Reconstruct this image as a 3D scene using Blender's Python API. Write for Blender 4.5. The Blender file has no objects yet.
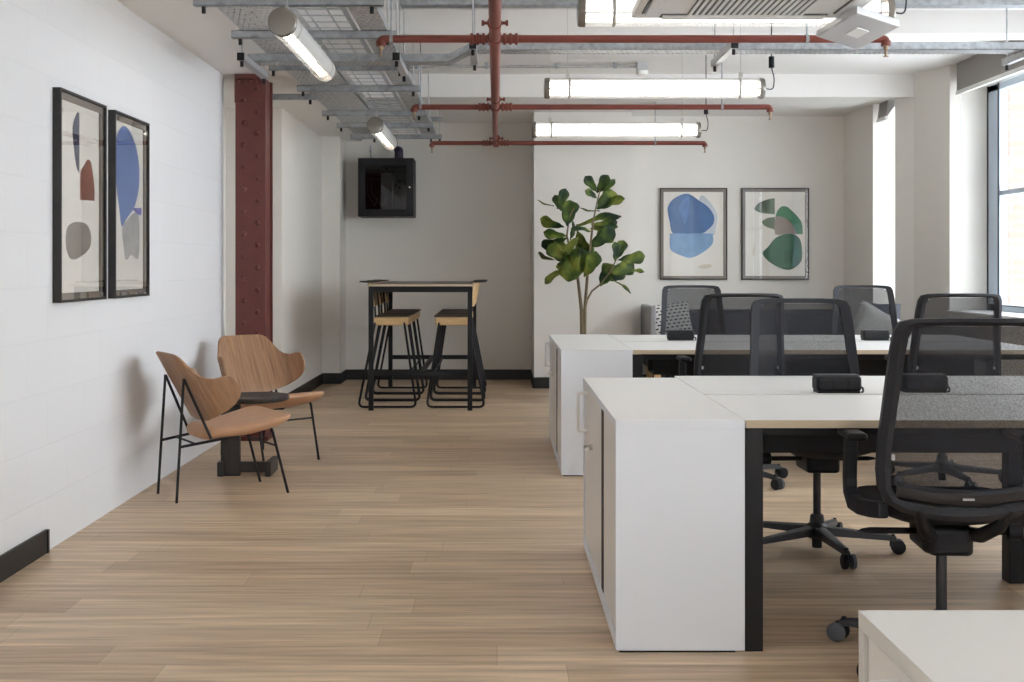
import bpy, bmesh, math, random
from mathutils import Vector, Matrix
C = bpy.context.scene.collection
PI = math.pi
random.seed(7)

# ---------------------------------------------------------------- camera model (real metres; camera looks along +Y)
F, VX, VY, CH = 1215.0, 498.0, 266.0, 1.215
def ax(px, d): return (px - VX) / F * d            # lateral position of a sight line at depth d
def az(py, d): return CH + (VY - py) / F * d       # height at depth d

# ---------------------------------------------------------------- materials
def srgb(r, g, b):
    f = lambda c: (c/255/12.92) if c/255 <= .04045 else ((c/255+.055)/1.055)**2.4
    return (f(r), f(g), f(b), 1)
def mat(name, col, rough=.6, metal=0, spec=.5, emit=None, es=0):
    m = bpy.data.materials.new(name); m.use_nodes = True
    b = m.node_tree.nodes['Principled BSDF']
    b.inputs['Base Color'].default_value = col
    b.inputs['Roughness'].default_value = rough
    b.inputs['Metallic'].default_value = metal
    b.inputs['Specular IOR Level'].default_value = spec
    if emit:
        b.inputs['Emission Color'].default_value = emit; b.inputs['Emission Strength'].default_value = es
    return m
def N(m, t, **k):
    n = m.node_tree.nodes.new(t)
    for a, v in k.items(): setattr(n, a, v)
    return n
def L(m, a, b): m.node_tree.links.new(a, b)
def bsdf(m): return m.node_tree.nodes['Principled BSDF']
def coord(m, scale=(1,1,1), rot=(0,0,0), loc=(0,0,0)):
    t = N(m, 'ShaderNodeTexCoord'); mp = N(m, 'ShaderNodeMapping')
    mp.inputs['Scale'].default_value = scale; mp.inputs['Rotation'].default_value = rot; mp.inputs['Location'].default_value = loc
    L(m, t.outputs['Object'], mp.inputs['Vector']); return mp.outputs['Vector']
def noise(m, vec, scale=5, detail=4, rough=.5):
    n = N(m, 'ShaderNodeTexNoise'); n.inputs['Scale'].default_value = scale
    n.inputs['Detail'].default_value = detail; n.inputs['Roughness'].default_value = rough
    L(m, vec, n.inputs['Vector']); return n.outputs['Fac']
def ramp(m, fac, stops):
    r = N(m, 'ShaderNodeValToRGB'); L(m, fac, r.inputs['Fac'])
    e = r.color_ramp.elements
    while len(e) < len(stops): e.new(.5)
    for el, (p, c) in zip(e, stops): el.position = p; el.color = c
    return r.outputs['Color']
def mixc(m, a, b, fac, mode='MULTIPLY'):
    x = N(m, 'ShaderNodeMix', data_type='RGBA', blend_type=mode)
    if isinstance(fac, (int, float)): x.inputs[0].default_value = fac
    else: L(m, fac, x.inputs[0])
    for s, v in ((6, a), (7, b)):
        if isinstance(v, tuple): x.inputs[s].default_value = v
        else: L(m, v, x.inputs[s])
    return x.outputs[2]
def bump(m, h, st=.3, dist=.01):
    b = N(m, 'ShaderNodeBump'); b.inputs['Strength'].default_value = st; b.inputs['Distance'].default_value = dist
    L(m, h, b.inputs['Height']); L(m, b.outputs['Normal'], bsdf(m).inputs['Normal'])
def mottled(name, col, rough=.6, var=.12, scale=8, bst=.1, **k):
    m = mat(name, col, rough, **k)
    n = noise(m, coord(m), scale, 5)
    lo = tuple(c*(1-var) for c in col[:3]) + (1,); hi = tuple(min(1, c*(1+var)) for c in col[:3]) + (1,)
    L(m, ramp(m, n, [(.3, lo), (.7, hi)]), bsdf(m).inputs['Base Color'])
    if bst: bump(m, n, bst, .004)
    return m
def wood(name, lo, hi, scale=(40, 40, 2.2), rough=.5, sc=1.0):
    m = mat(name, lo, rough)
    n = noise(m, coord(m, scale), sc, 6, .6)
    L(m, ramp(m, n, [(.28, lo), (.72, hi)]), bsdf(m).inputs['Base Color'])
    bump(m, n, .06, .002); return m

M = {}
# floor: wood-look planks running across the room
m = M['floor'] = mat('oak_plank_floor', srgb(196,172,146), .42, spec=.45)
tc = N(m, 'ShaderNodeTexCoord'); sx = N(m, 'ShaderNodeSeparateXYZ'); L(m, tc.outputs['Object'], sx.inputs[0])
def mth(op, a, b=None):
    q = N(m, 'ShaderNodeMath', operation=op)
    for i_, v_ in enumerate((a, b)):
        if v_ is None: continue
        if isinstance(v_, (int, float)): q.inputs[i_].default_value = v_
        else: L(m, v_, q.inputs[i_])
    return q.outputs[0]
wn = N(m, 'ShaderNodeTexWhiteNoise', noise_dimensions='1D'); L(m, mth('FLOOR', mth('DIVIDE', sx.outputs['Y'], .185)), wn.inputs['W'])
cxyz = N(m, 'ShaderNodeCombineXYZ'); L(m, mth('ADD', sx.outputs['X'], mth('MULTIPLY', wn.outputs['Value'], 1.22)), cxyz.inputs['X']); L(m, sx.outputs['Y'], cxyz.inputs['Y'])
bk = N(m, 'ShaderNodeTexBrick'); L(m, cxyz.outputs[0], bk.inputs['Vector']); bk.offset = 0
for k_, v_ in (('Scale', 1), ('Brick Width', 1.22), ('Row Height', .185), ('Mortar Size', .0009), ('Mortar Smooth', .4), ('Bias', 0)): bk.inputs[k_].default_value = v_
bk.inputs['Color1'].default_value = srgb(226,203,174); bk.inputs['Color2'].default_value = srgb(197,171,142); bk.inputs['Mortar'].default_value = srgb(158,132,106)
g1 = noise(m, coord(m, (.55, 9, 1)), 3.0, 8, .62)
g2 = noise(m, coord(m, (1.2, 60, 1)), 2.2, 4, .6)
c1 = mixc(m, bk.outputs['Color'], ramp(m, g1, [(.3, (.62,.58,.54,1)), (.68, (1.16,1.15,1.14,1))]), 1.0)
c2 = mixc(m, c1, ramp(m, g2, [(.3, (.84,.83,.82,1)), (.7, (1.06,1.06,1.06,1))]), 1.0)
L(m, c2, bsdf(m).inputs['Base Color']); bump(m, g2, .05, .002)
# painted blockwork
m = M['block'] = mat('white_painted_blockwork', (.765,.77,.785,1), .65, spec=.3)
tc = N(m, 'ShaderNodeTexCoord'); sx = N(m, 'ShaderNodeSeparateXYZ'); cx_ = N(m, 'ShaderNodeCombineXYZ')
L(m, tc.outputs['Object'], sx.inputs[0]); L(m, sx.outputs['Y'], cx_.inputs['X']); L(m, sx.outputs['Z'], cx_.inputs['Y'])
bk = N(m, 'ShaderNodeTexBrick'); L(m, cx_.outputs[0], bk.inputs['Vector'])
for k_, v_ in (('Scale', 1), ('Brick Width', .45), ('Row Height', .225), ('Mortar Size', .006), ('Mortar Smooth', .8)): bk.inputs[k_].default_value = v_
bk.inputs['Color1'].default_value = (.765,.77,.785,1); bk.inputs['Color2'].default_value = (.755,.76,.775,1); bk.inputs['Mortar'].default_value = (.735,.74,.755,1)
L(m, bk.outputs['Color'], bsdf(m).inputs['Base Color'])
inv = N(m, 'ShaderNodeMath', operation='SUBTRACT'); inv.inputs[0].default_value = 1; L(m, bk.outputs['Fac'], inv.inputs[1])
nn = noise(m, coord(m), 30, 4); ad = N(m, 'ShaderNodeMath', operation='MULTIPLY_ADD'); L(m, nn, ad.inputs[0]); ad.inputs[1].default_value = .5; L(m, inv.outputs[0], ad.inputs[2])
bump(m, ad.outputs[0], .12, .003)
M['plaster'] = mottled('white_plaster', (.76,.735,.69,1), .75, .012, 3, .03, spec=.25)
M['ceil'] = mottled('white_ceiling_paint', (.80,.785,.765,1), .8, .012, 2, .02, spec=.2)
M['skirt'] = mat('black_skirting', (.012,.012,.013,1), .45)
M['lam'] = mat('white_laminate', (.78,.815,.87,1), .38)
M['lamgrey'] = mat('pale_grey_laminate', (.70,.69,.655,1), .4)
M['lamtop'] = mat('white_worktop_laminate', (.85,.84,.825,1), .36)
M['edge'] = wood('ply_edge', srgb(186,168,142), srgb(206,188,162), (3,60,60))
M['door'] = mat('warm_lit_cabinet_door', (.80,.77,.74,1), .35)  # warm cast of the light on the doors put into the base colour
M['chrome'] = mat('brushed_nickel', (.62,.59,.55,1), .28, 1)
M['whiteplastic'] = mat('white_plastic', (.82,.82,.80,1), .4)
M['gap'] = mat('gap_shade', (.01,.01,.012,1), .7)  # black that stands for shade inside and between the cabinet doors
M['blackmetal'] = mottled('black_powder_coat', (.010,.010,.012,1), .5, .1, 60, .03, spec=.3)
M['blackplastic'] = mottled('black_plastic', (.010,.010,.0125,1), .55, .1, 80, .03, spec=.3)
M['greyplastic'] = mottled('dark_grey_plastic', (.028,.029,.034,1), .45, .1, 60, .02)
M['castorgrey'] = mat('castor_grey', (.09,.095,.11,1), .4)
M['chairframe'] = mottled('black_chair_frame', (.019,.020,.025,1), .6, .1, 80, .02, spec=.35)
M['seatfab'] = mottled('black_seat_fabric', (.014,.014,.018,1), .85, .3, 300, .3)
# see-through woven mesh
m = M['mesh'] = mat('black_chair_mesh', (.011,.012,.018,1), .8)
tr = N(m, 'ShaderNodeBsdfTransparent'); mx = N(m, 'ShaderNodeMixShader')
nz = noise(m, coord(m, (1,1,1)), 260, 2, .7); mr = N(m, 'ShaderNodeMapRange'); L(m, nz, mr.inputs[0])
mr.inputs[1].default_value = .3; mr.inputs[2].default_value = .7; mr.inputs[3].default_value = .17; mr.inputs[4].default_value = .36
L(m, mr.outputs[0], mx.inputs[0]); L(m, bsdf(m).outputs[0], mx.inputs[1]); L(m, tr.outputs[0], mx.inputs[2])
L(m, mx.outputs[0], m.node_tree.nodes['Material Output'].inputs[0])
# glass
def glass(name, tint=(1,1,1,1), gl=.06, rough=0.0):
    m = bpy.data.materials.new(name); m.use_nodes = True; nt = m.node_tree; nt.nodes.clear()
    o = nt.nodes.new('ShaderNodeOutputMaterial'); t = nt.nodes.new('ShaderNodeBsdfTransparent'); t.inputs[0].default_value = tint
    g = nt.nodes.new('ShaderNodeBsdfGlossy'); g.inputs['Roughness'].default_value = rough
    lw_ = nt.nodes.new('ShaderNodeLayerWeight'); lw_.inputs['Blend'].default_value = .5
    pw = nt.nodes.new('ShaderNodeMath'); pw.operation = 'POWER'; pw.inputs[1].default_value = 4.5; nt.links.new(lw_.outputs['Facing'], pw.inputs[0])
    fr = nt.nodes.new('ShaderNodeMath'); fr.operation = 'MULTIPLY_ADD'; fr.inputs[1].default_value = .9; fr.inputs[2].default_value = gl; fr.use_clamp = True; nt.links.new(pw.outputs[0], fr.inputs[0])
    x = nt.nodes.new('ShaderNodeMixShader')
    nt.links.new(fr.outputs[0], x.inputs[0]); nt.links.new(t.outputs[0], x.inputs[1]); nt.links.new(g.outputs[0], x.inputs[2]); nt.links.new(x.outputs[0], o.inputs[0])
    return m
M['glass'] = glass('clear_glass', gl=.04)
M['picglass'] = glass('picture_glass', gl=.03)
M['smokeglass'] = glass('smoked_glass', (.30,.30,.32,1), gl=.05)
M['galv'] = mottled('galvanised_steel', (.36,.38,.40,1), .45, .22, 25, .05, metal=.55)
M['galvlight'] = mottled('bright_galvanised_steel', (.50,.51,.52,1), .42, .12, 25, .05, metal=.5)
# perforated galvanised tray (slots are real see-through holes)
m = M['perf'] = mottled('perforated_galvanised_tray', (.46,.47,.48,1), .5, .2, 25, 0, metal=.4)
bk = N(m, 'ShaderNodeTexBrick'); L(m, coord(m, (1,1,1)), bk.inputs['Vector']); bk.offset = .5
for k_, v_ in (('Scale', 1), ('Brick Width', .03), ('Row Height', .06), ('Mortar Size', .0105), ('Mortar Smooth', 0)): bk.inputs[k_].default_value = v_
tr = N(m, 'ShaderNodeBsdfTransparent'); mx = N(m, 'ShaderNodeMixShader')
sc_ = N(m, 'ShaderNodeMath', operation='MULTIPLY'); L(m, bk.outputs['Fac'], sc_.inputs[0]); sc_.inputs[1].default_value = 1.0
L(m, sc_.outputs[0], mx.inputs[0]); L(m, tr.outputs[0], mx.inputs[1]); L(m, bsdf(m).outputs[0], mx.inputs[2])
L(m, mx.outputs[0], m.node_tree.nodes['Material Output'].inputs[0])
M['red'] = mottled('red_oxide_pipe_paint', srgb(116,54,43), .5, .06, 12, .02)
M['colred'] = mottled('red_oxide_column_paint', srgb(98,46,40), .5, .08, 14, .06)
M['brass'] = mat('sprinkler_brass', (.30,.22,.15,1), .4, 1)
M['tube'] = mat('lit_tube_diffuser', (.9,.9,.88,1), .4, emit=(1,.95,.87,1), es=4.5)
m = M['clear'] = mat('clear_ribbed_tube', (.85,.85,.84,1), .3)
tr = N(m, 'ShaderNodeBsdfTransparent'); mx = N(m, 'ShaderNodeMixShader'); mx.inputs[0].default_value = .80
L(m, bsdf(m).outputs[0], mx.inputs[1]); L(m, tr.outputs[0], mx.inputs[2]); L(m, mx.outputs[0], m.node_tree.nodes['Material Output'].inputs[0])
M['tubecap'] = mat('smoked_end_cap', (.26,.24,.21,1), .2, .4)
M['tubeback'] = mat('grey_gear_tray', (.62,.62,.61,1), .4)
M['strap'] = mat('steel_strap', (.58,.56,.52,1), .35, .8)
M['walnut'] = wood('walnut_veneer', srgb(128,94,68), srgb(176,136,102), (70, 9, 1.1), .42)
M['leather'] = mottled('tan_leather', srgb(194,150,116), .5, .08, 10, .08)
M['darkwood'] = wood('black_stained_oak', (.018,.015,.014,1), (.045,.038,.035,1), (50,50,2))
M['ply'] = wood('birch_ply', srgb(196,160,112), srgb(222,188,138), (8,8,30))
M['stoolseat'] = mottled('brown_seat_pad', srgb(92,76,66), .6, .1, 20, .05)
M['tabletop'] = mottled('taupe_table_laminate', srgb(96,84,76), .4, .05, 20, 0)
M['paper'] = mottled('art_paper', srgb(236,232,224), .85, .015, 6, 0)
M['frame'] = wood('black_frame_wood', (.012,.011,.010,1), (.025,.022,.02,1), (20,20,20))
M['slip'] = mat('taupe_frame_slip', srgb(128,118,108), .6)
def paint(name, rgb, var=.15): 
    M[name] = mottled('paint_'+name, srgb(*rgb), .85, var, 9, 0); return M[name]
paint('blue', (76,112,160)); paint('lightblue', (126,160,196)); paint('deepblue', (98,124,178)); paint('navy', (52,56,88)); paint('rust', (128,68,52), .25)
paint('stone', (134,126,118), .25); paint('purple', (78,72,160)); paint('smear', (168,166,164), .25); paint('green', (38,98,72)); paint('sage', (96,112,92)); paint('pine', (56,122,82)); paint('mauve', (150,136,128)); paint('cream', (216,208,190), .05); paint('wash', (198,206,214), .05); paint('bluewash', (98,132,182), .2)
# leaves
m = M['leaf'] = mat('fig_leaf', (.06,.14,.03,1), .55, spec=.25)
oi = N(m, 'ShaderNodeTexCoord'); n_ = noise(m, oi.outputs['Object'], 5.5, 3)
L(m, ramp(m, n_, [(.38, (.012,.030,.012,1)), (.5, (.058,.098,.014,1)), (.6, (.17,.20,.035,1))]), bsdf(m).inputs['Base Color'])
M['stem'] = mottled('fig_stem', srgb(112,100,76), .8, .2, 30, .2)
M['soil'] = mottled('potting_soil', (.03,.022,.016,1), .95, .3, 40, .5)
M['pot'] = mottled('grey_plant_pot', (.30,.30,.30,1), .7, .06, 10, .05)
M['greyfab'] = mottled('grey_upholstery', srgb(150,150,152), .9, .1, 120, .2)
M['greycush'] = mottled('grey_cushion_fabric', srgb(172,170,166), .9, .12, 90, .2)
M['midgrey'] = mottled('mid_grey_upholstery', srgb(84,86,93), .9, .1, 120, .2)
M['navyfab'] = mottled('navy_upholstery', srgb(42,45,54), .9, .1, 120, .2)
m = M['pattern'] = mat('patterned_cushion', (.7,.69,.66,1), .9)
bk = N(m, 'ShaderNodeTexBrick'); L(m, coord(m, (1,1,1), (PI/2,0,0)), bk.inputs['Vector'])
for k_, v_ in (('Scale', 1), ('Brick Width', .05), ('Row Height', .034), ('Mortar Size', .010), ('Mortar Smooth', 0)): bk.inputs[k_].default_value = v_
for k_, v_ in (('Color1', (.02,.02,.025,1)), ('Color2', (.03,.03,.035,1)), ('Mortar', (.72,.71,.68,1))): bk.inputs[k_].default_value = v_
L(m, bk.outputs['Color'], bsdf(m).inputs['Base Color'])
M['purplecable'] = mat('violet_cable_bundle', (.030,.022,.060,1), .5)
M['blind'] = mottled('grey_blind_fabric', srgb(150,146,142), .9, .08, 200, .1)
M['winframe'] = mat('grey_window_frame', srgb(178,192,206), .4)
M['windark'] = mat('dark_window_gasket', (.02,.025,.03,1), .5)
M['acwhite'] = mat('air_conditioner_white', (.80,.80,.79,1), .4)
M['acslot'] = mat('air_conditioner_slot', (.16,.16,.16,1), .6)
M['panelgrey'] = mat('pale_grey_plastic', (.50,.50,.51,1), .35)
m = M['brick'] = mat('pale_brick', srgb(220,196,176), .9)
bk = N(m, 'ShaderNodeTexBrick'); L(m, coord(m, (1,1,1), (PI/2,0,0)), bk.inputs['Vector'])
for k_, v_ in (('Scale', 1), ('Brick Width', .45), ('Row Height', .15), ('Mortar Size', .012), ('Mortar Smooth', .1)): bk.inputs[k_].default_value = v_
for k_, v_ in (('Color1', srgb(104,91,81)), ('Color2', srgb(112,101,92)), ('Mortar', srgb(118,113,108))): bk.inputs[k_].default_value = v_
L(m, bk.outputs['Color'], bsdf(m).inputs['Base Color'])

# ---------------------------------------------------------------- mesh helpers
class MB:
    def __init__(s): s.bm = bmesh.new(); s.mi = 0
    def _tag(s, fs):
        for f in fs: f.material_index = s.mi
    def box(s, x0, x1, y0, y1, z0, z1):
        v = [s.bm.verts.new(p) for p in ((x0,y0,z0),(x1,y0,z0),(x1,y1,z0),(x0,y1,z0),(x0,y0,z1),(x1,y0,z1),(x1,y1,z1),(x0,y1,z1))]
        s._tag([s.bm.faces.new([v[i] for i in q]) for q in ((0,3,2,1),(4,5,6,7),(0,1,5,4),(1,2,6,5),(2,3,7,6),(3,0,4,7))]); return s
    def prism(s, pts, h0, h1, axis='z'):
        """closed polygon extruded between h0 and h1 along an axis; pts are the other two coordinates in order"""
        def P(a, b, h): return {'z': (a,b,h), 'y': (a,h,b), 'x': (h,a,b)}[axis]
        A = [s.bm.verts.new(P(a,b,h0)) for a,b in pts]; B = [s.bm.verts.new(P(a,b,h1)) for a,b in pts]
        n = len(pts); fs = [s.bm.faces.new(A[::-1]), s.bm.faces.new(B)]
        fs += [s.bm.faces.new((A[i], A[(i+1)%n], B[(i+1)%n], B[i])) for i in range(n)]
        s._tag(fs); return s
    def poly(s, pts3):
        s._tag([s.bm.faces.new([s.bm.verts.new(p) for p in pts3])]); return s
    def tube(s, pts, r, seg=10, cap=True, closed=False):
        P = [Vector(p) for p in pts]; n = len(P)
        rr = r if isinstance(r, (list, tuple)) else [r]*n
        T = []
        for i in range(n):
            a = P[i-1] if (i > 0 or closed) else P[i]; b = P[(i+1) % n] if (i < n-1 or closed) else P[i]
            T.append((b-a).normalized())
        up = Vector((0,0,1)) if abs(T[0].z) < .9 else Vector((1,0,0))
        u = T[0].cross(up).normalized(); rings = []
        for i in range(n):
            u = (u - T[i]*u.dot(T[i])).normalized(); w = T[i].cross(u)
            rings.append([s.bm.verts.new(P[i] + (u*math.cos(2*PI*k/seg) + w*math.sin(2*PI*k/seg))*rr[i]) for k in range(seg)])
        fs = []
        m_ = n if closed else n-1
        for i in range(m_):
            a, b = rings[i], rings[(i+1) % n]
            for k in range(seg): fs.append(s.bm.faces.new((a[k], a[(k+1)%seg], b[(k+1)%seg], b[k])))
        if cap and not closed: fs += [s.bm.faces.new(rings[0][::-1]), s.bm.faces.new(rings[-1])]
        s._tag(fs); return s
    def cyl(s, a, b, r, seg=20): return s.tube([a, b], r, seg)
    def lathe(s, prof, seg=24, c=(0,0,0)):
        rings = []
        for r, z in prof:
            rings.append([s.bm.verts.new((c[0]+max(r,1e-4)*math.cos(2*PI*k/seg), c[1]+max(r,1e-4)*math.sin(2*PI*k/seg), c[2]+z)) for k in range(seg)])
        fs = []
        for a, b in zip(rings, rings[1:]):
            for k in range(seg): fs.append(s.bm.faces.new((a[k], a[(k+1)%seg], b[(k+1)%seg], b[k])))
        fs += [s.bm.faces.new(rings[0][::-1]), s.bm.faces.new(rings[-1])]
        s._tag(fs); return s
    def grid(s, rows):
        V = [[s.bm.verts.new(p) for p in r] for r in rows]; fs = []
        for a, b in zip(V, V[1:]):
            for k in range(len(a)-1): fs.append(s.bm.faces.new((a[k], a[k+1], b[k+1], b[k])))
        s._tag(fs); return s
    def loop(s, rings, closed=True):
        """skin through closed rings of equal size; ring list itself closes on itself"""
        V = [[s.bm.verts.new(p) for p in r] for r in rings]; fs = []
        n = len(V); q = len(V[0])
        for i in range(n if closed else n-1):
            a, b = V[i], V[(i+1) % n]
            for k in range(q): fs.append(s.bm.faces.new((a[k], a[(k+1)%q], b[(k+1)%q], b[k])))
        if not closed: fs += [s.bm.faces.new(V[0][::-1]), s.bm.faces.new(V[-1])]
        s._tag(fs); return s
    def build(s, name, mats, parent=None, bevel=0, smooth=False, solid=0, sub=0, seg=2):
        bmesh.ops.recalc_face_normals(s.bm, faces=s.bm.faces[:])
        me = bpy.data.meshes.new(name); s.bm.to_mesh(me); s.bm.free()
        for q in (mats if isinstance(mats, (list, tuple)) else [mats]): me.materials.append(q)
        o = bpy.data.objects.new(name, me); C.objects.link(o); o.parent = parent
        if smooth:
            me.polygons.foreach_set('use_smooth', [True]*len(me.polygons))
            try: me.set_sharp_from_angle(angle=math.radians(38))
            except Exception: pass
        if solid: q = o.modifiers.new('solid', 'SOLIDIFY'); q.thickness = solid; q.offset = 0
        if sub: q = o.modifiers.new('sub', 'SUBSURF'); q.levels = sub; q.render_levels = sub
        if bevel: q = o.modifiers.new('bevel', 'BEVEL'); q.width = bevel; q.segments = seg; q.limit_method = 'ANGLE'; q.angle_limit = math.radians(40)
        return o
def fillet(pts, r, n=5):
    P = [Vector(p) for p in pts]; out = [P[0]]
    for a, b, c in zip(P, P[1:], P[2:]):
        u = (a-b); w = (c-b); t = min(r, u.length*.45, w.length*.45)
        p0 = b + u.normalized()*t; p1 = b + w.normalized()*t
        for i in range(n+1):
            k = i/n; out.append(p0*(1-k)**2 + b*2*k*(1-k) + p1*k*k)
    out.append(P[-1]); return out
def smoothclosed(pts, n=4):
    out = []; m = len(pts)
    for i in range(m):
        p0, p1, p2, p3 = (Vector(pts[(i+j) % m]) for j in (-1,0,1,2))
        for k in range(n):
            t = k/n
            out.append(tuple(.5*((2*p1) + (p2-p0)*t + (2*p0-5*p1+4*p2-p3)*t*t + (3*p1-p0-3*p2+p3)*t**3)))
    return out
def interp(tab, x):
    if x <= tab[0][0]: return tab[0][1]
    for (a, va), (b, vb) in zip(tab, tab[1:]):
        if x <= b: return va + (vb-va)*(x-a)/(b-a)
    return tab[-1][1]
def thing(name, label, cat, loc=(0,0,0), rz=0, group=None):
    o = bpy.data.objects.new(name, None); C.objects.link(o); o.location = loc; o.rotation_euler = (0,0,rz)
    o.empty_display_size = .1
    return tag(o, label, cat, group)
def tag(o, label, cat, group=None):
    o['label'] = label; o['category'] = cat
    if group: o['group'] = group
    return o
def struct(o): o['kind'] = 'structure'; return o
def dup(root, loc, rz, label, group=None):
    def cp(o, parent):
        c = o.copy(); C.objects.link(c); c.parent = parent
        for ch in o.children: cp(ch, c)
        return c
    r = cp(root, None); r.location = loc; r.rotation_euler = (0,0,rz); r['label'] = label
    if group: r['group'] = group
    return r
def rbox(x0,x1,y0,y1,z0,z1,name,m,parent=None,bevel=.004,seg=2): return MB().box(x0,x1,y0,y1,z0,z1).build(name, m, parent, bevel, seg=seg)

# ================================================================ SETTING
XL, ZS, ZC, ZB = -1.92, 2.552, 2.953, 2.745
YR = -3.2
struct(MB().box(-2.6, 4.6, YR-.2, 13.4, -.12, 0).build('floor', M['floor']))
c = MB()
c.box(-2.6, 4.6, YR-.2, 13.4, ZC, ZC+.15)
c.box(-2.4, -1.45, YR, 12.99, ZS, ZC)                                      # low soffit along the left wall
c.box(-1.45, 3.90, 11.0, 12.99, ZB, ZC)                                    # bulkhead along the back wall
c.box(-1.45, 3.90, 8.26, 8.50, 2.795, ZC)                                  # downstand beam
struct(c.build('ceiling', M['ceil']))
ring = [(XL,YR),(XL,8.495),(-2.30,8.495),(-2.30,10.27),(-1.828,10.27),(-1.816,12.54),(-1.63,12.54),(-1.63,12.99),(-1.63,13.2),(-2.6,13.2),(-2.6,YR)]
wl = struct(MB().prism(ring, 0, ZC).build('wall_left', [M['block'], M['plaster']]))
for p in wl.data.polygons: p.material_index = 1 if p.center.y > 8.5 else 0
ring = [(-1.63,12.99),(.358,12.99),(.358,12.07),(1.331,12.07),(1.331,12.40),(3.70,12.40),(3.70,13.3),(-1.63,13.3)]
struct(MB().prism(ring, 0, ZC).build('wall_back', M['plaster']))
w = MB()
w.prism([(3.526,12.40),(3.549,11.50),(4.3,11.50),(4.3,12.6),(3.526,12.6)], 0, ZC)
w.prism([(3.66,11.20),(3.765,11.0),(3.90,10.49),(4.29,10.49),(4.29,10.70),(3.97,10.72),(3.93,11.02)], 0, ZC)
w.box(3.96, 4.3, 10.72, 11.5, 0, .5); w.box(3.96, 4.3, 10.72, 11.5, 2.74, ZC)
openings = [(7.3, 10.49), (3.7, 6.8), (-2.6, .6)]
edges = [10.49] + [e for o in openings for e in (o[1], o[0])][1:] + [YR]
for (a, b) in openings:
    w.box(3.90, 4.42, a, b, 0, .815); w.box(3.98, 4.42, a, b, 2.78, ZC)
for hi, lo in ((7.3, 6.8), (3.7, .6), (-2.6, YR)): w.box(3.90, 4.42, lo, hi, 0, ZC)
struct(w.build('wall_right', M['plaster']))
r = MB(); r.box(-2.6, -1.4, YR-.2, YR, 0, ZC); r.box(3.4, 4.6, YR-.2, YR, 0, ZC); r.box(-1.4, 3.4, YR-.2, YR, 0, 1.1); r.box(-1.4, 3.4, YR-.2, YR, 2.35, ZC); r.box(-1.4,-.4,YR-.2,YR,1.1,2.35); r.box(2.4,3.4,YR-.2,YR,1.1,2.35)
struct(r.build('wall_rear', M['plaster']))
def window(n, a, b, x, transom=1.83, z0=.83, z1=2.76, mull=True):
    f = MB()
    f.box(x-.03, x+.05, a, a+.07, z0, z1); f.box(x-.03, x+.05, b-(.24 if n == 1 else .07), b, z0, z1)
    f.box(x-.03, x+.05, a, b, z0, z0+.06); f.box(x-.03, x+.05, a, b, z1-.06, z1)
    f.box(x-.015, x+.035, a, b, transom-.02, transom+.02)
    if mull:
        k = max(1, round((b-a)/1.1))
        for i in range(1, k): y = a+(b-a)*i/k; f.box(x-.03, x+.05, y-.03, y+.03, z0, z1)
    o = struct(f.build('window_%d' % n, M['winframe'], None, .004))
    g = MB(); g.box(x-.034, x-.028, b-.035, b-.012, z0, z1); g.box(x-.034, x-.028, b-.262, b-.236, z0, z1); g.box(x-.04, x-.031, a+.055, b-.055, z0+.05, z0+.06); g.build('gasket', M['windark'], o)
    MB().box(x+.005, x+.011, a+.05, b-.05, z0+.05, z1-.05).build('pane', M['glass'], o)
    return o
for i, (a, b) in enumerate(openings):
    window(i+1, a, b, 4.25)
    s_ = struct(MB().box(3.87, 4.24, a, b, .815, .835).build('trim_%d' % (i+2), M['whiteplastic'], None, .004))
window(5, 10.72, 11.5, 4.18, z0=.5, z1=2.74, mull=False)
rw = MB(); rw.box(-.4,2.4,YR-.14,YR-.08,1.1,1.16); rw.box(-.4,2.4,YR-.14,YR-.08,2.29,2.35)  # unseen rear window, added to let fill light in from behind the camera
for xx in (-.4, .5, 1.42, 2.34): rw.box(xx, xx+.06, YR-.14, YR-.08, 1.1, 2.35)
rw = struct(rw.build('window_6', M['winframe'])); MB().box(-.4,2.4,YR-.115,YR-.109,1.1,2.35).build('pane', M['glass'], rw)
# skirting
s = MB(); s.box(XL, XL+.014, YR, 5.15, 0, .10); s.box(XL, XL+.02, 5.135, 5.152, 0, .10)
s.prism([(-1.828,10.27),(-1.816,12.54),(-1.804,12.53),(-1.812,10.256)], 0, .11); s.box(-2.29, -1.812, 10.256, 10.27, 0, .11)
s.box(-1.82, -1.616, 12.526, 12.54, 0, .11); s.box(-1.63, -1.616, 12.53, 12.99, 0, .11)
struct(s.build('baseboard_left', M['skirt'], None, .002))
s = MB(); s.box(-1.62, .358, 12.976, 12.99, 0, .11); s.box(.344, .358, 12.056, 12.98, 0, .11); s.box(.344, 1.331, 12.056, 12.07, 0, .11); s.box(1.331, 3.53, 12.386, 12.40, 0, .11)
struct(s.build('baseboard_back', M['skirt'], None, .002))
s = MB(); s.box(3.886, 3.90, YR, 10.49, 0, .11); struct(s.build('baseboard_right', M['skirt'], None, .002))
# building across the street
b = thing('brick_building', 'pale brick building outside the large window', 'building', (12.5, 20, 0))
MB().box(-8.9, 7, 0, 3, -2, 7).build('wall', M['brick'], b)
MB().box(-9.1, 7.2, -.15, 3.1, 7, 7.35).build('roof_parapet', M['whiteplastic'], b)

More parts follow.
